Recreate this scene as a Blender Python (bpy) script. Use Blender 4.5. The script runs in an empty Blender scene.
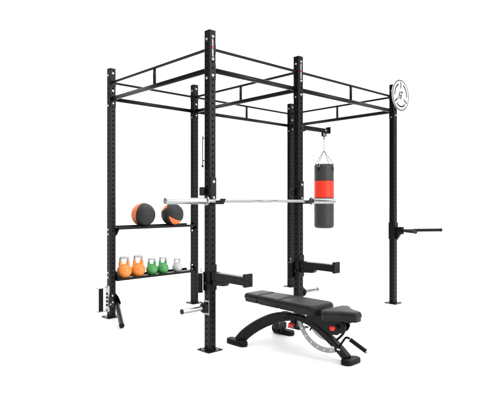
import bpy, bmesh, math, random
from mathutils import Vector, Matrix
random.seed(4)
R = math.radians
scene = bpy.context.scene
C = scene.collection

# ------------------------------------------------------------ camera
cam = bpy.data.cameras.new('camera'); cam.sensor_width = 36; cam.lens = 36.777; cam.shift_y = .0031
cam.clip_start = .05; cam.clip_end = 500
camo = bpy.data.objects.new('camera', cam); C.objects.link(camo)
camo.location = (-2.7335, -3.3804, 1.2591)
FW = Vector((.68746, .72623, 0))
camo.rotation_euler = (R(90), 0, -math.atan2(FW.x, FW.y))
scene.camera = camo

# ------------------------------------------------------------ white studio surround and lamps
W = bpy.data.worlds.new('World'); scene.world = W; W.use_nodes = True
nt = W.node_tree; nt.nodes.clear()
out = nt.nodes.new('ShaderNodeOutputWorld'); bg = nt.nodes.new('ShaderNodeBackground')
tc = nt.nodes.new('ShaderNodeTexCoord')
def wall(axis, lo, hi, strength):
    """white glow added to the world round the direction axis, like a wall or ceiling"""
    dp = nt.nodes.new('ShaderNodeVectorMath'); dp.operation = 'DOT_PRODUCT'; dp.inputs[1].default_value = Vector(axis).normalized()
    mr = nt.nodes.new('ShaderNodeMapRange'); mr.interpolation_type = 'SMOOTHSTEP'
    mr.inputs['From Min'].default_value = lo; mr.inputs['From Max'].default_value = hi
    mr.inputs['To Min'].default_value = 0; mr.inputs['To Max'].default_value = strength
    nt.links.new(tc.outputs['Generated'], dp.inputs[0]); nt.links.new(dp.outputs['Value'], mr.inputs['Value'])
    return mr.outputs['Result']
def turned(deg): return Matrix.Rotation(-R(deg), 3, 'Z') @ FW
parts = [wall(FW, .31, .57, 2.1), wall(turned(125), .62, .95, 2.3), wall((0, 0, 1), .2, .75, 1.4)]  # backdrop, then side and overhead glow added for post reflections and floor light
acc = None
for p_ in parts:
    if acc is None: acc = p_; continue
    mx = nt.nodes.new('ShaderNodeMath'); mx.operation = 'MAXIMUM'
    nt.links.new(acc, mx.inputs[0]); nt.links.new(p_, mx.inputs[1]); acc = mx.outputs[0]
nt.links.new(acc, bg.inputs['Strength']); nt.links.new(bg.outputs[0], out.inputs[0])
bg.inputs['Color'].default_value = (1, 1, 1, 1)

def area(name, loc, target, size, power):
    l = bpy.data.lights.new(name, 'AREA'); l.shape = 'RECTANGLE'; l.size, l.size_y = size; l.energy = power
    o = bpy.data.objects.new(name, l); C.objects.link(o); o.location = loc
    o.rotation_euler = (Vector(target) - Vector(loc)).to_track_quat('-Z', 'Y').to_euler()
    return o
area('overhead_softbox', (1.0, -.6, 6.2), (1.0, -.3, 0), (6.5, 6.5), 260)
area('side_softbox', (2.6, -6.0, 3.2), (1.2, 0, 1.0), (2.6, 2.6), 160)

scene.view_settings.view_transform = 'Standard'; scene.view_settings.look = 'None'
scene.view_settings.exposure = 0; scene.view_settings.gamma = 1

# ------------------------------------------------------------ materials
def mat(name, col, rough=.5, metal=0, spec=.5, bump=0, bscale=400, var=0, vscale=9, coat=0):
    m = bpy.data.materials.new(name); m.use_nodes = True; n = m.node_tree; b = n.nodes['Principled BSDF']
    b.inputs['Base Color'].default_value = (*col, 1); b.inputs['Roughness'].default_value = rough
    b.inputs['Metallic'].default_value = metal; b.inputs['Specular IOR Level'].default_value = spec
    b.inputs['Coat Weight'].default_value = coat
    t = n.nodes.new('ShaderNodeTexCoord')
    if var:
        z = n.nodes.new('ShaderNodeTexNoise'); z.inputs['Scale'].default_value = vscale; z.inputs['Detail'].default_value = 6
        n.links.new(t.outputs['Object'], z.inputs['Vector'])
        x = n.nodes.new('ShaderNodeMix'); x.data_type = 'RGBA'
        x.inputs[6].default_value = (*[c * (1 - var) for c in col], 1); x.inputs[7].default_value = (*[min(1, c * (1 + var)) for c in col], 1)
        n.links.new(z.outputs['Fac'], x.inputs[0]); n.links.new(x.outputs[2], b.inputs['Base Color'])
        q = n.nodes.new('ShaderNodeMapRange'); q.inputs['To Min'].default_value = max(.03, rough - .08); q.inputs['To Max'].default_value = rough + (.1 if not metal else .03)
        n.links.new(z.outputs['Fac'], q.inputs['Value']); n.links.new(q.outputs[0], b.inputs['Roughness'])
    if bump:
        z = n.nodes.new('ShaderNodeTexNoise'); z.inputs['Scale'].default_value = bscale; z.inputs['Detail'].default_value = 3
        n.links.new(t.outputs['Object'], z.inputs['Vector'])
        u = n.nodes.new('ShaderNodeBump'); u.inputs['Strength'].default_value = bump; u.inputs['Distance'].default_value = .002
        n.links.new(z.outputs['Fac'], u.inputs['Height']); n.links.new(u.outputs[0], b.inputs['Normal'])
    return m
COAT = mat('black_powder_coat', (.0019, .0019, .0021), .31, 0, .21, .25, 500, .25, 6)
HOLE = mat('matte_black_hole_shade', (.004, .004, .004), .9, 0, .05)  # flat black: painted shade in holes, also sticker backing and roller bracket bolts
PLAST = mat('black_plastic', (.006, .006, .006), .38, 0, .3, .15, 300, .2, 20)
RUBBER = mat('black_rubber', (.0045, .0045, .0045), .55, 0, .16, .3, 250, .2, 20)
VINYL = mat('charcoal_vinyl', (.012, .012, .0124), .42, 0, .20, .6, 160, .12, 14)
VSIDE = mat('black_vinyl', (.006, .006, .0065), .5, 0, .25, .35, 260, .12, 14)
STITCH = mat('grey_stitching', (.12, .12, .12), .7)
CHROME = mat('brushed_chrome', (.38, .38, .39), .24, 1, .5, 0, 1, .03, 5)
KNURL = mat('knurled_steel', (.36, .36, .37), .38, 1, .5, .8, 900)
CHAIN = mat('galvanised_chain', (.25, .25, .26), .45, .7, .5)
ZINC = mat('bright_zinc', (.55, .55, .56), .3, .8, .6)
STEEL = mat('satin_steel_plate', (.36, .37, .38), .38, .75, .5, .1, 200, .12, 18)
WHITE = mat('white_print', (.85, .85, .85), .5)
RED = mat('red_plastic', (.8, .018, .02), .35)
ORANGE = mat('orange_enamel', (.80, .25, .04), .30, 0, .5, .15, 120, .06, 12)
GREEN = mat('green_enamel', (.065, .31, .085), .30, 0, .5, .15, 120, .08, 12)
PALE = mat('pale_grey_enamel', (.50, .52, .51), .32, 0, .5, .15, 120, .05, 12)
BALLB = mat('charcoal_leatherette', (.019, .019, .019), .55, 0, .35, .5, 180, .15, 12)
BALLO = mat('orange_leatherette', (.85, .2, .055), .5, 0, .4, .5, 180, .08, 12)
BAGB = mat('bag_leather', (.026, .026, .026), .48, 0, .4, .9, 28, .15, 7)
BAGR = mat('bag_red_leather', (.72, .028, .007), .43, 0, .4, .9, 28, .06, 7)
DISC = mat('white_target_board', (.50, .50, .51), .5)
FLOORM = mat('white_studio_floor', (.9, .9, .9), .5, 0, .3)

# ------------------------------------------------------------ mesh builder: a along the rack, b towards the front, h up
WP = {}
def V(a, b, h): return Vector((a, -b, h))
class MB:
    def __init__(s): s.v = []; s.f = []; s.sm = []; s.mi = []
    def add(s, vs, fs, smooth=False, mi=0):
        k = len(s.v); s.v += [Vector(x) for x in vs]
        for f in fs: s.f.append([i + k for i in f]); s.sm.append(smooth); s.mi.append(mi)
        return s
    def box(s, a0, a1, b0, b1, h0, h1, mi=0):
        vs = [V(a, b, h) for h in (h0, h1) for b in (b0, b1) for a in (a0, a1)]
        return s.add(vs, [(0, 1, 3, 2), (4, 6, 7, 5), (0, 4, 5, 1), (2, 3, 7, 6), (0, 2, 6, 4), (1, 5, 7, 3)], False, mi)
    def tube(s, pts, r, n=16, closed=False, mi=0, up=None, rect=None):
        pts = [Vector(p) for p in pts]; m = len(pts)
        rr = r if isinstance(r, (list, tuple)) else [r] * m
        rings = []; prev = None
        for i, p in enumerate(pts):
            t = (pts[min(i + 1, m - 1)] - pts[max(i - 1, 0)]) if not closed else (pts[(i + 1) % m] - pts[i - 1])
            t.normalize()
            ref = Vector(up) if up is not None else (Vector((0, 0, 1)) if abs(t.z) < .9 else Vector((1, 0, 0)))
            if prev is not None and up is None: ref = prev
            x = t.cross(ref).normalized(); y = x.cross(t).normalized(); prev = y
            if rect:
                w, g = rect; c = min(w, g) * .16
                prof = [(w/2-c, g/2), (-w/2+c, g/2), (-w/2, g/2-c), (-w/2, -g/2+c), (-w/2+c, -g/2), (w/2-c, -g/2), (w/2, -g/2+c), (w/2, g/2-c)]
                rings.append([p + x*q[0]*rr[i] + y*q[1]*rr[i] for q in prof])
            else:
                rings.append([p + x*math.cos(6.28318*k/n)*rr[i] + y*math.sin(6.28318*k/n)*rr[i] for k in range(n)])
        N = len(rings[0]); vs = [q for g in rings for q in g]; fs = []
        for i in range(m if closed else m - 1):
            j = (i + 1) % m
            for k in range(N): fs.append((i*N+k, i*N+(k+1) % N, j*N+(k+1) % N, j*N+k))
        s.add(vs, fs, True, mi)
        if not closed:
            s.add(rings[0], [tuple(range(N))[::-1]], False, mi); s.add(rings[-1], [tuple(range(N))], False, mi)
        return s
    def lathe(s, c, prof, n=32, axis='h', mi=0, mf=None):
        ax = {'h': (Vector((1,0,0)), Vector((0,1,0)), Vector((0,0,1))), 'a': (Vector((0,1,0)), Vector((0,0,1)), Vector((1,0,0))), 'b': (Vector((1,0,0)), Vector((0,0,1)), Vector((0,-1,0)))}[axis]
        c = Vector(c); vs = []; fs = []
        for r, z in prof:
            for k in range(n):
                t = 6.2831853*k/n; vs.append(c + ax[0]*max(r, 1e-5)*math.cos(t) + ax[1]*max(r, 1e-5)*math.sin(t) + ax[2]*z)
        k0 = len(s.v); s.v += vs
        for i in range(len(prof)-1):
            for k in range(n):
                s.f.append([k0+i*n+k, k0+i*n+(k+1) % n, k0+(i+1)*n+(k+1) % n, k0+(i+1)*n+k]); s.sm.append(True)
                s.mi.append(mf(i, k) if mf else mi)
        return s
    def prism(s, poly, d, mi=0):
        """poly: 3-D outline, extruded by the vector d"""
        n = len(poly); d = Vector(d); p = [Vector(q) for q in poly]
        return s.add(p + [q + d for q in p], [tuple(range(n))[::-1], tuple(range(n, 2*n))] + [(i, (i+1) % n, (i+1) % n+n, i+n) for i in range(n)], False, mi)
    def build(s, name, mats, parent=None, loc=None, bevel=0, seg=2):
        P = WP.get(parent.name, Vector((0,0,0))) if parent else Vector((0,0,0))
        L = Vector(loc) if loc is not None else P.copy()
        me = bpy.data.meshes.new(name); me.from_pydata([v - L for v in s.v], [], s.f)
        for m in (mats if isinstance(mats, (list, tuple)) else [mats]): me.materials.append(m)
        for p, q, i in zip(me.polygons, s.sm, s.mi): p.use_smooth = q; p.material_index = i
        bm = bmesh.new(); bm.from_mesh(me)
        bmesh.ops.remove_doubles(bm, verts=bm.verts, dist=2e-5)
        bmesh.ops.recalc_face_normals(bm, faces=bm.faces)
        for e in bm.edges:
            if len(e.link_faces) == 2 and e.calc_face_angle(0) > R(42): e.smooth = False
        bm.to_mesh(me); bm.free()
        o = bpy.data.objects.new(name, me); C.objects.link(o)
        if parent: o.parent = parent
        o.location = L - P; WP[o.name] = L
        if bevel:
            b = o.modifiers.new('bevel', 'BEVEL'); b.width = bevel; b.segments = seg; b.limit_method = 'ANGLE'; b.angle_limit = R(40)
            b.harden_normals = False
        return o
def tag(o, label, cat, group=None):
    o['label'] = label; o['category'] = cat
    if group: o['group'] = group
    return o
def thing(name, label, cat, loc, group=None):
    o = bpy.data.objects.new(name, None); C.objects.link(o); o.location = loc; WP[o.name] = Vector(loc)
    o.empty_display_size = .05
    return tag(o, label, cat, group)
def copy_tree(o, parent=None, delta=None):
    c = o.copy(); C.objects.link(c)
    if parent: c.parent = parent
    if delta is not None: c.location = o.location + Vector(delta)
    WP[c.name] = WP[o.name] + (Vector(delta) if delta is not None else Vector((0,0,0)))
    for ch in [x for x in o.children]: copy_tree(ch, c)
    return c
def arc(c, r, a0, a1, n): return [(c[0]+r*math.cos(a0+(a1-a0)*i/n), c[1]+r*math.sin(a0+(a1-a0)*i/n)) for i in range(n+1)]

# ------------------------------------------------------------ setting
fl = MB().add([(-90, -90, 0), (90, -90, 0), (90, 90, 0), (-90, 90, 0)], [(0, 1, 2, 3)]).build('floor', FLOORM)
fl['kind'] = 'structure'

# ------------------------------------------------------------ the rack
L1, L2, WD, H, HP = 1.132, 1.779, 1.709, 2.70, .035
A3 = L1 + L2
posts = [(0, 0), (L1, 0), (A3, 0), (0, -WD), (L1, -WD), (A3, -WD)]
rack = thing('power_rack', 'large black steel six-post rig with pull-up bars, shelves and a round target', 'power rack', (0, 0, 0))

def post_mesh():
    m = MB(); pitch = .05; r = .0092
    def face(o, ux):   # o centre line point at h=0 on the face, ux tangent
        n = Vector(ux).cross(Vector((0, 0, 1))); h = .012
        def P(x, z, d=0): return o + Vector(ux)*x + Vector((0, 0, z)) - n*d
        z = h; w = HP - .004
        m.add([P(-w, 0), P(w, 0), P(w, h), P(-w, h)], [(0, 1, 2, 3)])
        while z + pitch < H - .01:
            c = z + pitch/2
            oc = [(w, 0), (w, pitch/2), (0, pitch/2), (-w, pitch/2), (-w, 0), (-w, -pitch/2), (0, -pitch/2), (w, -pitch/2)]
            rg = [(r*math.cos(R(22.5*k)), r*math.sin(R(22.5*k))) for k in range(16)]
            vs = [P(x, c+y) for x, y in oc] + [P(x, c+y) for x, y in rg] + [P(x, c+y, .004) for x, y in rg]
            fs = []
            for k in range(8):
                fs += [(k, (k+1) % 8, 8+(2*k+1) % 16, 8+2*k), ((k+1) % 8, 8+(2*k+2) % 16, 8+(2*k+1) % 16)]
            m.add(vs, fs)
            m.add(vs[8:], [(i, (i+1) % 16, 16+(i+1) % 16, 16+i) for i in range(16)])
            z += pitch
        m.add([P(-w, z), P(w, z), P(w, H), P(-w, H)], [(0, 1, 2, 3)])
    face(Vector((0, -HP, 0)), (1, 0, 0)); face(Vector((HP, 0, 0)), (0, 1, 0))
    face(Vector((0, HP, 0)), (-1, 0, 0)); face(Vector((-HP, 0, 0)), (0, -1, 0))
    w = HP - .004
    for sx, sy in ((1, 1), (1, -1), (-1, 1), (-1, -1)):   # rounded corners
        ps = [(sx*HP, sy*w), (sx*(w+.0028), sy*(w+.0028)), (sx*w, sy*HP)]
        for i in range(2):
            (x0, y0), (x1, y1) = ps[i], ps[i+1]
            m.add([(x0, y0, 0), (x1, y1, 0), (x1, y1, H), (x0, y0, H)], [(0, 1, 2, 3)])
    m.box(-HP+.0045, HP-.0045, -HP+.0045, HP-.0045, .002, H-.004, mi=1)  # solid dark core added inside the tube so the holes look shaded
    return m
def bolt_mb(p, n):
    """hexagonal bolt head on a washer at p, pointing along n ('a' or 'b', signed)"""
    m = MB(); ax, sg = n
    prof_w = [(0, 0), (.0125, 0), (.0125, .002*sg), (.008, .002*sg)]
    prof_h = [(.0105, .0021*sg), (.0105, .008*sg), (.0085, .0105*sg), (0, .0105*sg)]
    m.lathe(p, prof_w, 20, ax); m.lathe(p, prof_h, 6, ax)
    return m

up0 = post_mesh().build('upright', [COAT, HOLE], rack)
MB().box(-.078, .078, -.078, .078, .001, .009).build('base_plate', COAT, up0, bevel=.002)
wl = MB()
for sx, sy in ((1,0),(-1,0),(0,1),(0,-1)):   # weld bead round the foot
    wl.tube([V(sx*HP - (.036 if sx == 0 else 0), sy*HP - (.036 if sy == 0 else 0), .011), V(sx*HP + (.036 if sx == 0 else 0), sy*HP + (.036 if sy == 0 else 0), .011)], .004, 8)
wl.build('weld_bead', COAT, up0)
for sx, sy in ((-.058, .058), (.058, .058), (-.058, -.058)):
    bolt = MB().lathe(V(sx, sy, .009), [(0, .006), (.007, .006), (.008, 0)], 12).build('anchor_bolt', COAT, up0)
MB().box(-HP-.001, HP+.001, -HP-.001, HP+.001, H, H+.007).build('top_cap', PLAST, up0, bevel=.003)
for h in (2.651, 2.461, 2.324): bolt_mb(V(0, HP, h), ('b', 1)).build('bolt', ZINC, up0)
for h in (2.629, 2.300): bolt_mb(V(-HP, 0, h), ('a', -1)).build('bolt', ZINC, up0)
ups = [up0]
for a, b in posts[1:]: ups.append(copy_tree(up0, rack, V(a, b, 0)))

# sticker on the two front uprights of the narrow bay: white lettering up the post with a red emblem
def sticker(u, a):
    o = HP + .0015
    m = MB()
    rnd = random.Random(3); z = 2.482
    while z < 2.632:
        g = .0085
        if abs(z - 2.556) > .010:
            m.box(a-.0085, a+.0085, o, o+.0008, z, z+.0022)
            m.box(a-.0085, a-.0055, o, o+.0008, z+.0023, z+g-.0025)
            if rnd.random() < .6: m.box(a+.0055, a+.0085, o, o+.0008, z+.0023, z+g-.0025)
            if rnd.random() < .5: m.box(a-.0013, a+.0013, o, o+.0008, z+.0023, z+g-.0025)
        z += g
    k = MB().box(a-.0125, a+.0125, HP+.0003, HP+.0012, 2.474, 2.638).build('sticker', HOLE, u)
    m.build('lettering', WHITE, u)
    MB().lathe(V(a, o, 2.560), [(.0105, 0), (.0105, .001), (0, .001)], 24, 'b').build('emblem', RED, u)
sticker(ups[0], 0); sticker(ups[1], L1)

HU, HL = 2.556, 2.378
def beam(p, q, stub):
    (a0, b0), (a1, b1) = p, q
    d = Vector((a1-a0, b1-b0)); l = d.length; d /= l
    e0 = (a0+d.x*HP, b0+d.y*HP); e1 = (a1-d.x*HP, b1-d.y*HP)
    r1 = MB().tube([V(*e0, HU), V(*e1, HU)], .0135, 20).build('pull_up_bar', COAT, rack)
    m = MB().tube([V(*e0, HL), V(*e1, HL)], 1, rect=(.034, .04), up=(0, 0, 1))
    lo = m.build('crossbeam', COAT, rack)
    for s, e in ((1, e0), (-1, e1)):
        t = Vector((-d.y, d.x))*.028
        for z0, z1, bm_ in ((HU-.045, HU+.035, r1), (HL-.09, HL+.045, lo)):
            f = MB()
            pl = [V(e[0]-t.x, e[1]-t.y, z0), V(e[0]+t.x, e[1]+t.y, z0), V(e[0]+t.x, e[1]+t.y, z1), V(e[0]-t.x, e[1]-t.y, z1)]
            dd = V(d.x*s*.006, d.y*s*.006, 0); g = V(d.x*s*.0008, d.y*s*.0008, 0)
            f.prism([x+g for x in pl], dd)
            f.build('flange', COAT, bm_, bevel=.0015)
    if stub:
        c = ((a0+a1)/2, (b0+b1)/2)
        MB().tube([V(*c, HL+.018), V(*c, HU-.012)], 1, rect=(.026, .026), up=(d.x, -d.y, 0)).build('brace', COAT, lo)
P = posts
beam(P[0], P[1], False); beam(P[1], P[2], True); beam(P[3], P[4], False); beam(P[4], P[5], True)
beam(P[0], P[3], True); beam(P[1], P[4], True); beam(P[2], P[5], True)

# shelves between the two rear left uprights
def shelf(h, knob):
    x0, x1 = HP + .006, L1 - HP - .006
    m = MB()
    m.box(x0, x1, -WD-.10, -WD+.063, h-.006, h)
    m.tube([V(x0, -WD+.070, h-.006), V(x1, -WD+.070, h-.006)], 1, rect=(.014, .026), up=(0, 0, 1))
    m.tube([V(x0, -WD-.107, h-.004), V(x1, -WD-.107, h-.004)], 1, rect=(.014, .044), up=(0, 0, 1))
    for k in range(4): m.box(x0+.13+k*.24, x0+.16+k*.24, -WD-.1, -WD+.063, h-.02, h-.0065)
    s = m.build('shelf', COAT, rack, bevel=.0015)
    for x, sg in ((HP+.0008, 1), (L1-HP-.0008, -1)):
        t = -1 if not knob else 1
        br = MB().prism([V(x, -WD-.03, h-.02), V(x, -WD+.085, h-.02), V(x, -WD+.085, h+.004), V(x, -WD+.03, h+.09*t), V(x, -WD-.03, h+.09*t)], V(sg*.006, 0, 0))
        # web standing across the shelf end
        br.prism([V(x+sg*.006, -WD+.03, h+.004*t), V(x+sg*.055, -WD+.03, h+.004*t), V(x+sg*.02, -WD+.03, h+.075*t), V(x+sg*.006, -WD+.03, h+.085*t)], V(0, -.006, 0))
        b = br.build('shelf_bracket', COAT, s, bevel=.0012)
        for dz in (.02, .07):
            bolt_mb(V(x-sg*2*HP-sg*.0016, -WD+.0, h+dz*t), ('a', -sg)).build('bolt', ZINC, b) if sg == 1 else \
            bolt_mb(V(L1-HP-.024, -WD+.031, h+dz*t-.004*t), ('b', 1)).build('bolt', ZINC, b)
    return s
SH1, SH2 = .972, .414
shelf(SH1, False); shelf(SH2, True)

# chrome weight pegs
def peg(a, sg, h):
    c = V(a, 0, h)
    p = MB().lathe(c, [(0, .03*sg), (.0200, .03*sg), (.0200, .255*sg), (.019, .258*sg), (0, .258*sg)], 28, 'a').build('weight_peg', CHROME, rack)
    MB().lathe(c, [(0, .012*sg), (.040, .012*sg), (.043, .016*sg), (.043, .040*sg), (.035, .052*sg), (.0203, .054*sg)], 28, 'a').build('collar', RUBBER, p)
    MB().lathe(c, [(.0201, .252*sg), (.0213, .253*sg), (.0213, .262*sg), (.017, .266*sg), (0, .266*sg)], 28, 'a').build('end_cap', PLAST, p)
    x = a + (.001 if sg > 0 else -.007)
    MB().box(x, x+.006, -.034, .034, h-.062, h+.062).build('mounting_plate', STEEL if sg < 0 else COAT, p, bevel=.0015)
    x2 = a + (.0072 if sg > 0 else -.012)
    MB().box(x2, x2+.0048, -.026, .03, h-.045, h+.045).build('mounting_block', COAT, p, bevel=.0015)
peg(-HP, -1, .367); peg(L1+HP, 1, .346)

# round wall ball target on the far right upright
TC = (3.005, .045, 2.582)
tg = MB().lathe(V(TC[0], TC[1], TC[2]), [(0, -.009), (.190, -.009), (.193, -.006), (.193, .004), (.191, .006), (0, .006)], 72, 'b').build('ball_target', DISC, rack)
def ring(m, r, w, t0, t1, n=40, o=.0068):
    for i in range(n):
        a0 = R(t0 + (t1-t0)*i/n); a1 = R(t0 + (t1-t0)*(i+1)/n)
        def q(rr, t): return V(TC[0]+rr*math.cos(t), TC[1]+o, TC[2]+rr*math.sin(t))
        m.add([q(r-w/2, a0), q(r+w/2, a0), q(r+w/2, a1), q(r-w/2, a1)], [(0, 1, 2, 3)])
m = MB(); ring(m, .186, .012, 0, 360, 80); m.build('rim_line', PLAST, tg)
for a, b in ((112, 184), (-4, 68), (228, 312)):
    m = MB(); ring(m, .140, .017, a, b); m.build('arc_mark', PLAST, tg)
for t in (90, 212, 328):
    m = MB(); c, s_ = math.cos(R(t)), math.sin(R(t)); w = .0085
    m.add([V(TC[0]+c*r-s_*w*k, TC[1]+.0068, TC[2]+s_*r+c*w*k) for r, k in ((.085, -1), (.165, -1), (.165, 1), (.085, 1))], [(0, 1, 2, 3)])
    m.build('spoke_mark', PLAST, tg)
m = MB()
def stroke(x0, z0, x1, z1, w=.016):
    d = Vector((x1-x0, z1-z0)).normalized(); n = Vector((-d.y, d.x))*w/2
    m.add([V(TC[0]+x, TC[1]+.0068, TC[2]+z) for x, z in ((x0-n.x, z0-n.y), (x1-n.x, z1-n.y), (x1+n.x, z1+n.y), (x0+n.x, z0+n.y))], [(0, 1, 2, 3)])
stroke(-.046, -.05, -.030, .042); stroke(-.006, -.05, .003, .006); stroke(-.040, .002, .003, .002, .009)
stroke(-.012, .040, .052, .040, .014); stroke(.010, -.038, .022, .034, .008)
m.build('emblem', PLAST, tg)
# (the board sits flat against the front face of the upright)

# boxing bag arm on the rear right upright
b6 = -WD; x0 = A3 + HP
ar = MB().box(x0+.007, x0+.86, b6-.026, b6+.026, 2.352, 2.418).build('bag_arm', COAT, rack, bevel=.003)
MB().box(x0+.001, x0+.0065, b6-.034, b6+.034, 2.29, 2.47).build('mounting_plate', COAT, ar, bevel=.001)
MB().prism([V(x0+.0075, b6-.004, 2.351), V(x0+.33, b6-.004, 2.351), V(x0+.27, b6-.004, 2.325), V(x0+.0075, b6-.004, 2.30)], V(0, .008, 0)).build('gusset', COAT, ar)
MB().box(x0+.861, x0+.873, b6-.045, b6+.045, 2.345, 2.452).build('end_plate', COAT, ar, bevel=.002)
m = MB()
for k in range(14):
    m.lathe(V(x0+.10+k*.05, b6+.0262, 2.385), [(.009, 0), (.009, .0006), (0, .0006)], 12, 'b')
m.build('hole_row', HOLE, ar)
AX = 3.706
m = MB().box(AX-.03, AX+.03, b6-.032, b6-.0265, 2.30, 2.41).box(AX-.03, AX+.03, b6+.0268, b6+.033, 2.30, 2.41).box(AX-.03, AX+.03, b6-.032, b6+.033, 2.293, 2.2995)
br = m.build('hook_bracket', COAT, ar, bevel=.002)
for z in (2.385, 2.318): bolt_mb(V(AX, b6+.0335, z), ('b', 1)).build('bolt', ZINC, br)
ey = MB().tube([V(AX, b6, 2.272)+Vector((.018*math.cos(t), 0, .02*math.sin(t))) for t in [6.2832*k/16 for k in range(16)]], .006, 8, True).build('eye_ring', COAT, br)

# slim pin on the side of the front upright, leg roller and landmine on the rear left upright
pn = MB().tube([V(-.045, -.045, 1.57), V(-.045, -.045, 1.815)], .0065, 12).build('side_rod', STEEL, rack)
MB().lathe(V(-.045, -.045, 1.548), [(0, 0), (.008, .001), (.009, .012), (.008, .022), (0, .023)], 16).build('end_knob', PLAST, pn)
for z in (1.60, 1.79): MB().box(-.045, -HP-.001, -.049, -.034, z, z+.012).build('mounting_clip', COAT, pn)

bx = -WD
rb = MB().box(-.054, -HP-.001, bx-.03, bx+.03, .07, .345).build('roller_bracket', ZINC, rack, bevel=.002)
for z in (.074, .326): MB().box(-.165, -.0545, bx-.032, bx+.032, z, z+.008).build('end_plate', STEEL, rb, bevel=.001)
MB().lathe(V(-.122, bx, .0825), [(0, 0), (.024, 0), (.024, .243), (0, .243)], 24).build('roller', RUBBER, rb)
for z in (.14, .18, .22, .26): bolt_mb(V(-.0545, bx+.01, z), ('a', -1)).build('bolt', HOLE, rb)

p0 = V(.012, -WD+.10, .165); p1 = V(-.185, -1.156, .038)
lm = MB().tube([p0.lerp(p1, .05), p1], .0245, 24).build('landmine_sleeve', COAT, rack)
MB().tube([p1, p1.lerp(p0, -.03)], .026, 24).build('end_cap', RUBBER, lm)
yk = MB()
yk.box(-.034, .038, -WD+HP+.001, -WD+HP+.008, .10, .26)
for x in (-.036, .034): yk.prism([V(x, -WD+HP+.0085, .11), V(x, -WD+HP+.0085, .25), V(x, -WD+.09, .225), V(x, -WD+.14, .17), V(x, -WD+.11, .13)], V(.007, 0, 0))
y = yk.build('pivot_yoke', COAT, lm, bevel=.002)
bolt_mb(V(-.012, -WD+HP+.0085, .238), ('b', 1)).build('bolt', ZINC, y)
for q in ((-.0365, -WD+.105, .18), (-.0365, -WD+.06, .15)): bolt_mb(V(*q), ('a', -1)).build('bolt', ZINC, y)

# ------------------------------------------------------------ J hooks
def j_hook(label):
    t = thing('j_hook', label, 'barbell hook', V(0, HP, 1.24), 'barbell hooks on the uprights')
    MB().box(-.031, .031, HP+.001, HP+.012, 1.262, 1.462).build('back_plate', COAT, t, bevel=.002)
    m = MB().box(-.027, .027, HP+.001, .142, 1.236, 1.2485)
    m.prism([V(-.027, .136, 1.2365), V(-.027, .150, 1.2365), V(-.027, .178, 1.283), V(-.027, .167, 1.285)], V(.054, 0, 0))
    m.prism([V(-.027, HP+.0125, 1.2485), V(-.027, .065, 1.2485), V(-.027, HP+.0125, 1.285)], V(.054, 0, 0))
    m.build('hook', COAT, t, bevel=.002)
    MB().box(-.020, .020, .055, .134, 1.2488, 1.2495).build('liner', PLAST, t)
    MB().box(-.047, -HP-.001, -.030, HP+.012, 1.318, 1.375).build('side_plate', COAT, t, bevel=.002)
    MB().box(-.083, -.0475, -.046, -.002, 1.308, 1.382).build('locking_block', PLAST, t, bevel=.006, seg=3)
    for z in (1.426, 1.292): bolt_mb(V(0, HP+.0122, z), ('b', 1)).build('bolt', ZINC, t)
    return t
jh = j_hook('black barbell hook on the nearest upright, under the collar of the long sleeve')
j2 = copy_tree(jh, None, V(L1, 0, 0)); j2['label'] = 'black barbell hook on the middle front upright, beside the punching bag'

# ------------------------------------------------------------ spotter arms
t = thing('spotter_arm', 'black spotter arm on the nearest upright, behind the end of the bench', 'spotter arm', V(0, HP, .52), 'spotter arms in front of the rack')
m = MB().box(-.032, .032, HP+.0605-.002, .452, .600, .666)
m.prism([V(-.026, HP+.012, .556), V(-.026, .205, .566), V(-.026, .235, .5995), V(-.026, HP+.012, .5995)], V(.052, 0, 0))
m.build('arm', COAT, t, bevel=.004)
MB().box(-.0315, .0315, HP+.012, HP+.058, .6002, .670).build('arm_root', COAT, t, bevel=.003)
MB().box(-.036, .036, HP+.001, HP+.0115, .512, .728).build('front_plate', COAT, t, bevel=.002)
MB().box(-.0445, -HP-.001, -.04, HP+.0115, .505, .665).build('side_plate', COAT, t, bevel=.002)
MB().box(-.041, .041, .4525, .482, .590, .694).build('end_stop', COAT, t, bevel=.003)
m = MB()
for k in range(3): m.lathe(V(-.012+.012*k, .4825, .64-.012*k), [(.005, 0), (.005, .0006), (0, .0006)], 12, 'b')
m.build('end_holes', HOLE, t)
prof = [(0, 0)]
for k in range(9):
    z = k*.0168; prof += [(.021, z+.001), (.0235, z+.005), (.0235, z+.011), (.021, z+.0155)]
prof += [(0, prof[-1][1]+.001)]
MB().lathe(V(-.070, -.048, .495), prof, 24).build('ribbed_roller', RUBBER, t)
for z in (.490, .648): MB().box(-.088, -.0448, -.064, -.030, z, z+.005).build('roller_clip', COAT, t, bevel=.001)
MB().lathe(V(-.045, .012, .575), [(.011, 0), (.011, -.012), (.008, -.022), (0, -.022)], 18, 'a').build('locking_pin', PLAST, t)
MB().tube([V(-.055, -.048, .66), V(-.062, -.05, .695)], .004, 8).build('pin_lever', STEEL, t)
t2 = copy_tree(t, None, V(L1, 0, 0)); t2['label'] = 'black spotter arm on the middle front upright, above the bench seat'

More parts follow.
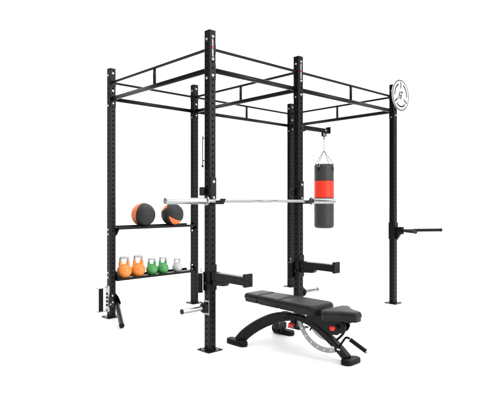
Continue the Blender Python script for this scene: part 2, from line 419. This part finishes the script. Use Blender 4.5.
# ------------------------------------------------------------ dip handles on the far right upright
t = thing('dip_handle', 'black V-shaped dip handles sticking out from the right-hand upright', 'dip bar', V(A3, HP, .8))
MB().box(A3-HP-.011, A3-HP-.001, -.038, HP+.011, .795, 1.0).build('side_plate', COAT, t, bevel=.002)
m = MB().box(A3-HP+.001, A3+HP+.004, HP+.001, HP+.011, .785, 1.0)
m.prism([V(A3-.02, HP+.0115, .80), V(A3-.02, HP+.03, .80), V(A3-.02, HP+.075, .87), V(A3-.02, HP+.075, .945), V(A3-.02, HP+.0115, .945)], V(.04, 0, 0))
m.build('bracket', COAT, t, bevel=.002)
MB().lathe(V(A3+.01, HP+.07, .86), [(0, 0), (.03, 0), (.033, .005), (.033, .083), (.03, .088), (0, .088)], 24).build('pivot', COAT, t)
q0 = V(A3+.01, HP+.07, .905)
for e, n_ in ((V(3.295, .43, .910), 'handle'), (V(2.742, .392, .905), 'handle')):
    k = MB().tube([q0.lerp(e, .03), e], .0155, 20).build(n_, COAT, t)
    MB().tube([q0.lerp(e, .33), q0.lerp(e, 1.0)], .0185, 24).build('grip', RUBBER, k)
    MB().tube([q0.lerp(e, .985), q0.lerp(e, 1.02)], .021, 24).build('end_cap', PLAST, k)

# ------------------------------------------------------------ barbell
BB, BH = .118, 1.2635
t = thing('barbell', 'long chrome barbell without plates lying across the two front hooks', 'barbell', V(.566, BB, BH-.025))
MB().lathe(V(0, BB, BH), [(0, -.13), (.0137, -.13), (.0137, 1.225), (0, 1.225)], 28, 'a').build('shaft', CHROME, t)
for x, s_ in ((-.125, -1), (1.190, 1)):
    e = .409 if s_ < 0 else .375
    sl = MB().lathe(V(x, BB, BH), [(.0138, -.008*s_), (.021, -.006*s_), (.030, 0), (.0365, .002*s_), (.0365, .016*s_), (.0255, .018*s_), (.0255, (e-.004)*s_), (.0235, e*s_), (.0195, e*s_), (.0185, (e-.006)*s_), (0, (e-.006)*s_)], 36, 'a').build('sleeve', CHROME, t)
    MB().lathe(V(x, BB, BH), [(.018, (e-.0055)*s_), (.018, (e-.003)*s_), (.008, (e-.001)*s_), (0, (e-.001)*s_)], 24, 'a').build('end_cap', STEEL, sl)
for a0_, a1_ in ((.06, .40), (.50, .61), (.70, 1.05)):
    MB().lathe(V(0, BB, BH), [(.0137, a0_), (.01395, a0_+.001), (.01395, a1_-.001), (.0137, a1_)], 28, 'a').build('knurling', KNURL, t)

# ------------------------------------------------------------ punching bag
bc = V(AX, b6, 0)
t = thing('punching_bag', 'dark grey hanging punching bag with a broad red band', 'punching bag', V(AX, b6, .838))
rr = .156; z0, z1, z2, z3 = .838, 1.318, 1.588, 1.850
low = [(0, z0+.004), (rr-.05, z0), (rr-.02, z0+.006), (rr-.006, z0+.022), (rr, z0+.05)] + [(rr+random.uniform(-.0012, .0012), z0+.05+(z1-z0-.05)*i/12) for i in range(1, 13)]
top = [(rr+.0005, z2)] + [(rr+random.uniform(-.0012, .0012), z2+(z3-z2-.03)*i/6) for i in range(1, 7)] + [(rr-.004, z3-.012), (rr-.014, z3), (rr-.02, z3+.002), (rr-.03, z3-.006), (0, z3-.008)]
MB().lathe(bc, low, 64).build('lower_cover', BAGB, t)
MB().lathe(bc, [(rr-.002, z1+.0005), (rr+.0015, z1+.002)] + [(rr+.0015, z1+(z2-z1)*i/8) for i in range(1, 8)] + [(rr+.0015, z2-.002), (rr-.002, z2-.0005)], 64).build('red_band', BAGR, t)
MB().lathe(bc, top, 64).build('upper_cover', BAGB, t)
m = MB()
for z in (z1, z2): m.tube([bc + Vector((rr*math.cos(6.2832*k/48)*1.008, rr*math.sin(6.2832*k/48)*1.008, z)) for k in range(48)], .0025, 6, True)
m.build('seam', VSIDE, t)
ax = FW.cross(Vector((0, 0, 1)))
for k in range(4):
    ang = R(90*k) + .12
    d = Vector((math.cos(ang), math.sin(ang), 0))
    # leather tab riveted to the top, steel ring, then a chain up to the swivel
    tn = Vector((-d.y, d.x, 0))
    m = MB(); w = .024
    pl = [bc + d*(rr+.001) + tn*x + Vector((0, 0, z)) for x, z in ((-w, z3-.10), (w, z3-.10), (w*.7, z3+.004), (-w*.7, z3+.004))]
    m.prism(pl, d*.005); tb = m.build('tab', VSIDE, t, bevel=.001)
    rc = bc + d*(rr+.004) + Vector((0, 0, z3-.02))
    MB().tube([rc + tn*.02*math.cos(q) + Vector((0, 0, .026*math.sin(q))) + d*.006 for q in [6.2832*i/16 for i in range(16)]], .0036, 8, True).build('ring', ZINC, tb)
def chain(m, p, q, link=.034, r=.0036):
    d = q - p; n = max(2, int(d.length/(link*.78))); d.normalize()
    a = d.cross(Vector((.3, .5, .1))).normalized(); b_ = d.cross(a)
    for i in range(n):
        c = p.lerp(q, (i+.5)/n); s_ = a if i % 2 else b_
        m.tube([c + d*(link*.5)*math.cos(u) + s_*(.0105)*math.sin(u) for u in [6.2832*j/10 for j in range(10)]], r, 6, True)
sw = V(AX, b6, 2.062)
for k in range(4):
    ang = R(90*k) + .12; d = Vector((math.cos(ang), math.sin(ang), 0))
    m = MB(); chain(m, bc + d*(rr+.006) + Vector((0, 0, z3+.004)), sw + d*.008); m.build('chain', CHAIN, t)
m = MB(); chain(m, sw + Vector((0, 0, .02)), V(AX, b6, 2.262)); m.build('top_chain', CHAIN, t)
MB().tube([sw + Vector((.016*math.cos(u), 0, .004+.02*math.sin(u))) for u in [6.2832*i/16 for i in range(16)]], .0045, 8, True).build('swivel_ring', ZINC, t)

# ------------------------------------------------------------ medicine balls
def ball(a, h, r, tilt, fn, label):
    c = V(a, -WD+.0, h); n, k_ = 96, 60
    m = MB(); vs = [c.copy() for _ in range(0)]
    Mx = tilt
    for i in range(k_+1):
        th = math.pi*i/k_
        for j in range(n):
            ph = 2*math.pi*j/n
            p = Vector((math.sin(th)*math.cos(ph), math.sin(th)*math.sin(ph), math.cos(th)))
            g = min(abs(((ph/(2*math.pi)*8) % 1)-0), abs(((ph/(2*math.pi)*8) % 1)-1))
            s_ = 1 - .012*math.exp(-(g*math.sin(th)*9)**2)*min(1, math.sin(th)*3)
            vs.append(c + (Mx @ p)*r*s_)
    fs, mi = [], []
    for i in range(k_):
        for j in range(n):
            m.f.append([i*n+j, i*n+(j+1) % n, (i+1)*n+(j+1) % n, (i+1)*n+j]); m.sm.append(True)
            m.mi.append(fn(math.degrees(math.pi*(i+.5)/k_), 360*(j+.5)/n))
    m.v = vs
    o = m.build('medicine_ball', [BALLB, BALLO], None, loc=V(a, -WD, h-r))
    return tag(o, label, 'medicine ball', 'medicine balls on the upper shelf')
def frame(pole, side):
    z = Vector(pole).normalized(); x = Vector(side); x = (x - z*x.dot(z)).normalized(); y = z.cross(x)
    return Matrix((x, y, z)).transposed()
RT = Vector((FW.y, -FW.x, 0)); UPV = Vector((0, 0, 1)); TO = -FW
BR = .136
ball(.402, SH1+BR+.001, BR, frame(UPV*1.0 + RT*.05 + TO*.12, TO*.55 - RT*.82), lambda th, ph: 1 if (ph < 30 or ph > 292.5) else 0,
     'dark medicine ball with an orange crescent down its left side')
ball(.802, SH1+BR+.001-.002, BR-.002, frame(TO + RT*-.20 + UPV*-.10, UPV), lambda th, ph: 1 if ((195 <= ph < 237 and th > 7) or (18 <= ph < 60 and th > 44)) else 0,
     'dark medicine ball with an orange wedge low on its front')

# ------------------------------------------------------------ kettlebells
def kettlebell(a, r, ht, m_body, label, group, yaw=0):
    t = thing('kettlebell', label, 'kettlebell', V(a, -WD, SH2+.001), group)
    z0 = SH2+.001; c = V(a, -WD, z0)
    prof = [(0, 0), (r*.62, 0), (r*.68, .004)]
    for i in range(1, 22):
        th = math.radians(-48 + i*(138/21)); prof.append((r*math.cos(th), r*.86 + r*math.sin(th)))
    prof = [q for q in prof]; prof[-1] = (0, prof[-1][1])
    b = MB().lathe(c, prof, 40).build('body', m_body, t)
    hw = r*.50; x = Vector((math.cos(yaw), math.sin(yaw), 0))
    zc = r*1.45; zt = ht - .012
    for s_ in (-1, 1):
        MB().tube([c + x*s_*hw*.86 + Vector((0, 0, zc)), c + x*s_*hw*1.04 + Vector((0, 0, zc+(zt-zc)*.35)), c + x*s_*hw*1.0 + Vector((0, 0, zc+(zt-zc)*.62))], [r*.32, r*.24, r*.21], 16).build('horn', m_body, b)
    zz = zc+(zt-zc)*.6
    pts = [c + x*hw*-1.0 + Vector((0, 0, zz))]
    for u in range(7): q = math.pi - u*math.pi/12; pts.append(c + x*(-hw*.72 + hw*.28*math.cos(q)) + Vector((0, 0, zt-.012+.012*math.sin(q))))
    for u in range(7): q = math.pi/2 - u*math.pi/12; pts.append(c + x*(hw*.72 + hw*.28*math.cos(q)) + Vector((0, 0, zt-.012+.012*math.sin(q))))
    pts.append(c + x*hw*1.0 + Vector((0, 0, zz)))
    MB().tube(pts, max(.010, r*.17), 14).build('handle', CHROME, t)
    # cast ring with a raised disc on the front of the ball
    fd = (Vector(camo.location) - c); fd.z = 0; fd = V(0, 1, 0)
    for r_, w_ in ((r*.52, .0022),):
        q_ = math.sqrt(r*r - r_*r_)
        MB().tube([c + fd*(q_+.0005) + Vector((math.cos(u)*r_, 0, r*.86+math.sin(u)*r_)) for u in [6.2832*i/40 for i in range(40)]], w_, 6, True).build('cast_ring', m_body, b)
    return t
KG = 'kettlebells on the lower shelf'
yw = -.25
kettlebell(.157, .083, .234, ORANGE, 'larger orange kettlebell closest to the left end of the lower shelf', KG, yw)
kettlebell(.334, .082, .236, ORANGE, 'orange kettlebell standing next to the green ones', KG, yw)
kettlebell(.515, .068, .192, GREEN, 'green kettlebell touching distance from the orange pair', KG, yw)
kettlebell(.668, .068, .194, GREEN, 'green kettlebell standing next to the pale grey one', KG, yw)
kettlebell(.872, .061, .163, PALE, 'small pale grey kettlebell at the right end of the row', KG, yw)

# ------------------------------------------------------------ weight bench
CA = .566
t = thing('weight_bench', 'black adjustable weight bench with red knobs in front of the rack', 'weight bench', V(CA, .5, 0))
def rounded(pts, rad, k=6):
    out_ = []; n = len(pts)
    for i in range(n):
        p0_, p, p2 = Vector(pts[i-1]), Vector(pts[i]), Vector(pts[(i+1) % n])
        r = rad[i] if isinstance(rad, (list, tuple)) else rad
        e1 = (p0_-p); e2 = (p2-p); r_ = min(r, e1.length*.45, e2.length*.45)
        a_, b_ = p+e1.normalized()*r_, p+e2.normalized()*r_
        for j in range(k+1):
            u = j/k; out_.append(tuple((1-u)**2*a_ + 2*u*(1-u)*p + u*u*b_))
    return out_
def pad(poly_top, rads, h0, h1, name):
    """cushion: poly in (a,b); lower half slightly drawn in, upper edge rolled"""
    m = MB(); n = len(poly_top); cx = sum(p[0] for p in poly_top)/n; cy = sum(p[1] for p in poly_top)/n
    rings = []
    def off(d):
        res = []
        for i in range(n):
            p0_ = Vector(poly_top[i-1]); p = Vector(poly_top[i]); p2 = Vector(poly_top[(i+1) % n])
            e1 = (p-p0_).normalized(); e2 = (p2-p).normalized()
            n1 = Vector((e1.y, -e1.x)); n2 = Vector((e2.y, -e2.x)); nn = (n1+n2).normalized()
            res.append(p + nn*d/max(.5, nn.dot(n1)))
        return res
    area_ = sum(poly_top[i-1][0]*poly_top[i][1]-poly_top[i][0]*poly_top[i-1][1] for i in range(n))
    sg = 1 if area_ > 0 else -1
    hh = h1-h0
    for d, z in ((-.012, h0), (-.006, h0+.001), (-.003, h0+.005), (-.001, h0+hh*.40), (.003, h0+hh*.45), (.004, h0+hh*.6), (.0, h1-.014), (-.006, h1-.005), (-.014, h1-.001), (-.022, h1), (-.034, h1+.0008)):
        rings.append([(q[0], q[1], z) for q in rounded([tuple(q) for q in off(d*sg)], rads, 7)])
    n = len(rings[0])
    for g in rings: m.v += [V(*q) for q in g]
    for i in range(len(rings)-1):
        for k in range(n):
            m.f.append([i*n+k, i*n+(k+1) % n, (i+1)*n+(k+1) % n, (i+1)*n+k]); m.sm.append(True); m.mi.append(1 if i < 3 else 0)
    top0 = (len(rings)-1)*n
    m.f.append(list(range(top0, top0+n))); m.sm.append(True); m.mi.append(0)
    m.f.append(list(range(n))[::-1]); m.sm.append(False); m.mi.append(1)
    o = m.build(name, [VINYL, VSIDE], t)
    return o
PT, PB = .424, .345
hw = lambda b: .120 + .028*(b+.05)/.8
segs = ((-.062, .118, .03, .008), (.126, .384, .008, .008), (.390, .775, .008, .06))
for b0, b1, r0, r1 in segs:
    poly = [(CA-hw(b0), b0), (CA+hw(b0), b0), (CA+hw(b1), b1), (CA-hw(b1), b1)]
    pad(poly, [r0, r0, r1, r1], PB if b0 > 0 else PB+.002, PT, 'backrest_pad')
for b in (.1220, .387):
    MB().box(CA-hw(b)+.01, CA+hw(b)-.01, b-.005, b+.005, PB+.01, PT-.012).build('pad_seam', VSIDE, t)
sp = [(CA-.135, .846), (CA-.162, .885), (CA-.158, .915), (CA-.082, .995), (CA-.056, 1.075), (CA-.038, 1.112), (CA+.038, 1.112), (CA+.056, 1.075), (CA+.082, .995), (CA+.158, .915), (CA+.162, .885), (CA+.135, .846)]
pad(sp, .03, .332, .410, 'seat_pad')
MB().box(CA-.06, CA+.06, -.04, .74, PB-.010, PB-.001).build('backrest_board', PLAST, t, bevel=.003)
MB().box(CA-.05, CA+.05, .87, 1.06, .322, .331).build('seat_board', PLAST, t, bevel=.003)

def smooth_path(pts, n=8):
    P_ = [Vector(p) for p in pts]; P_ = [P_[0]*2-P_[1]] + P_ + [P_[-1]*2-P_[-2]]; out_ = []
    for i in range(1, len(P_)-2):
        for j in range(n):
            u = j/n; a_, b_, c_, d_ = P_[i-1:i+3]
            out_.append(.5*((2*b_) + (c_-a_)*u + (2*a_-5*b_+4*c_-d_)*u*u + (3*b_-a_-3*c_+d_)*u**3))
    out_.append(P_[-2]); return out_
# main spine: arches from the middle down to the front foot
sp_ = smooth_path([V(CA, .22, .232), V(CA, .34, .250), V(CA, .48, .271), V(CA, .60, .262), V(CA, .72, .218), V(CA, .84, .150), V(CA, .935, .086), V(CA, 1.005, .032)])
fr = MB().tube(sp_, 1, rect=(.060, .062), up=(1, 0, 0)).build('spine', COAT, t)
MB().box(CA-.0305-.0012, CA-.0305-.0002, .925, .955, .088, .101).build('spine_sticker', WHITE, fr)
# two rear legs splaying from the spine to their feet
for s_, ft in ((-1, .285), (1, .285)):
    pts = [V(CA+s_*ft, .05, .030), V(CA+s_*.235, .085, .095), V(CA+s_*.165, .145, .160), V(CA+s_*.095, .220, .212), V(CA+s_*.035, .31, .248), V(CA+s_*.008, .40, .262), V(CA+s_*.004, .50, .268)]
    sm_ = smooth_path(pts); q_ = len(sm_)
    MB().tube(sm_, [1 if i < q_*.55 else 1-.42*(i-q_*.55)/(q_*.45) for i in range(q_)], rect=(.094, .036), up=(s_*.55, -.84, 0)).build('rear_leg', COAT, t)
def foot(c, d, l, w, hgt):
    d = Vector(d).normalized(); n = Vector((-d.y, d.x, 0)); m = MB(); k = 24; rings = []
    for f, z in ((.80, .001), (.97, .004), (1, .012), (1, hgt*.65), (.93, hgt*.9), (.75, hgt)):
        for i in range(k):
            u = 6.2831853*i/k; x = math.cos(u); yv = math.sin(u)
            e = l/2-w/2
            m.v.append(c + d*((e if x > 0 else -e) + x*w/2*f) + n*yv*w/2*f + Vector((0, 0, z)))
        rings.append(1)
    for i in range(5):
        for q in range(k): m.f.append([i*k+q, i*k+(q+1) % k, (i+1)*k+(q+1) % k, (i+1)*k+q]); m.sm.append(True); m.mi.append(0)
    m.f.append(list(range(5*k, 6*k))); m.sm.append(False); m.mi.append(0)
    m.f.append(list(range(k))[::-1]); m.sm.append(False); m.mi.append(0)
    return m.build('foot', RUBBER, t)
foot(V(CA-.285, .030, 0), V(0, 1, 0), .235, .085, .045)
foot(V(CA+.285, .085, 0), V(0, 1, 0), .20, .085, .045)
foot(V(CA+.006, 1.03, 0), V(1, 0, 0), .19, .10, .040)
MB().lathe(V(CA+.23, -.005, .045), [(0, 0), (.04, 0), (.044, .004), (.044, .03), (.04, .034), (0, .034)], 28, 'a').build('transport_wheel', RUBBER, t)
MB().box(CA+.20, CA+.30, .0, .09, .055, .115).build('wheel_mount', COAT, t, bevel=.01)
# silver notched sector, small seat sector
def sector(c, r0, r1, t0, t1, w, holes, name, a):
    m = MB(); n = 40
    for i in range(n):
        u0 = R(t0+(t1-t0)*i/n); u1 = R(t0+(t1-t0)*(i+1)/n)
        q = [(c[0]+rr_*math.cos(u), c[1]+rr_*math.sin(u)) for rr_, u in ((r0, u0), (r1, u0), (r1, u1), (r0, u1))]
        m.prism([V(a-w/2, b, h) for b, h in q], V(w, 0, 0))
    o = m.build(name, STEEL, t)
    if holes:
        for k in range(holes):
            u = R(t0+(t1-t0)*(k+.5)/holes); rm = (r0+r1)/2
            for sd in (-1, 1):
                MB().lathe(V(a+sd*(w/2+.0003), c[0]+rm*math.cos(u), c[1]+rm*math.sin(u)), [(.0085, 0), (.0085, .0004*sd), (0, .0004*sd)], 16, 'a').build('notch_hole', WHITE, o)
    return o
sector((.795, .345), .262, .302, 191, 292, .010, 7, 'angle_sector', CA-.024)
sector((.795, .345), .176, .220, 200, 290, .008, 0, 'seat_sector', CA+.012)
MB().lathe(V(CA-.0285, .888, .098), [(.015, 0), (.015, -.006), (.010, -.011), (0, -.011)], 20, 'a').build('sector_pivot', ZINC, t)
# brackets under the seat, knobs and pins
m = MB().prism([V(CA-.036, .60, .285), V(CA-.036, .66, .337), V(CA-.036, .86, .330), V(CA-.036, .985, .318), V(CA-.036, 1.005, .285), V(CA-.036, .985, .245), V(CA-.036, .93, .205), V(CA-.036, .86, .198), V(CA-.036, .80, .220), V(CA-.036, .70, .262)], V(.004, 0, 0))
m.prism([V(CA+.034, .60, .285), V(CA+.034, .66, .337), V(CA+.034, .86, .330), V(CA+.034, .985, .318), V(CA+.034, 1.005, .285), V(CA+.034, .985, .245), V(CA+.034, .93, .205), V(CA+.034, .86, .198), V(CA+.034, .80, .220), V(CA+.034, .70, .262)], V(.004, 0, 0))
m.build('seat_bracket', COAT, t, bevel=.001)
MB().tube(smooth_path([V(CA-.046, .985, .325), V(CA-.046, 1.012, .29), V(CA-.046, 1.0, .24), V(CA-.046, .965, .20), V(CA-.046, .93, .17)]), .010, 12).build('curved_rail', COAT, t)
MB().tube([V(CA-.05, .62, .318), V(CA+.05, .62, .318)], .011, 16).build('pivot_bolt', ZINC, t)
m = MB().box(CA-.03, CA+.03, .64, .90, .302, .321).build('seat_carrier', COAT, t, bevel=.003)
def knob(b, h, a0):
    k = MB().lathe(V(a0, b, h), [(0, -.058), (.015, -.057), (.021, -.050), (.0225, -.036), (.018, -.026), (.010, -.022), (.010, -.018), (0, -.018)], 24, 'a').build('knob', RED, t)
    MB().lathe(V(a0, b, h), [(.0085, -.02), (.0085, .02), (0, .02)], 16, 'a').build('pin', ZINC, k)
knob(.462, .210, CA-.020); knob(.915, .266, CA-.036)
MB().box(CA-.020, CA+.020, .42, .49, .185, .2385).build('pin_housing', COAT, t, bevel=.004)
MB().tube([V(CA+.045, .60, .195), V(CA-.04, .66, .200)], .007, 12).build('adjusting_pin', PLAST, t)
# handle
hp = smooth_path([V(CA-.005, .935, .118), V(CA-.0, .965, .165), V(CA, .99, .192), V(CA, 1.02, .192), V(CA, 1.04, .178)])
hd = MB().tube(hp, .009, 12).build('carry_handle', COAT, t)
g0, g1 = V(CA, 1.035, .182), V(CA, 1.178, .122)
MB().tube([g0, g1], .0165, 20).build('grip', RUBBER, hd)
MB().tube([g1, g0.lerp(g1, 1.09)], .0145, 20).build('end_cap', ZINC, hd)
MB().tube([g0.lerp(g1, -.05), g0], .0175, 20).build('grip_ring', ZINC, hd)
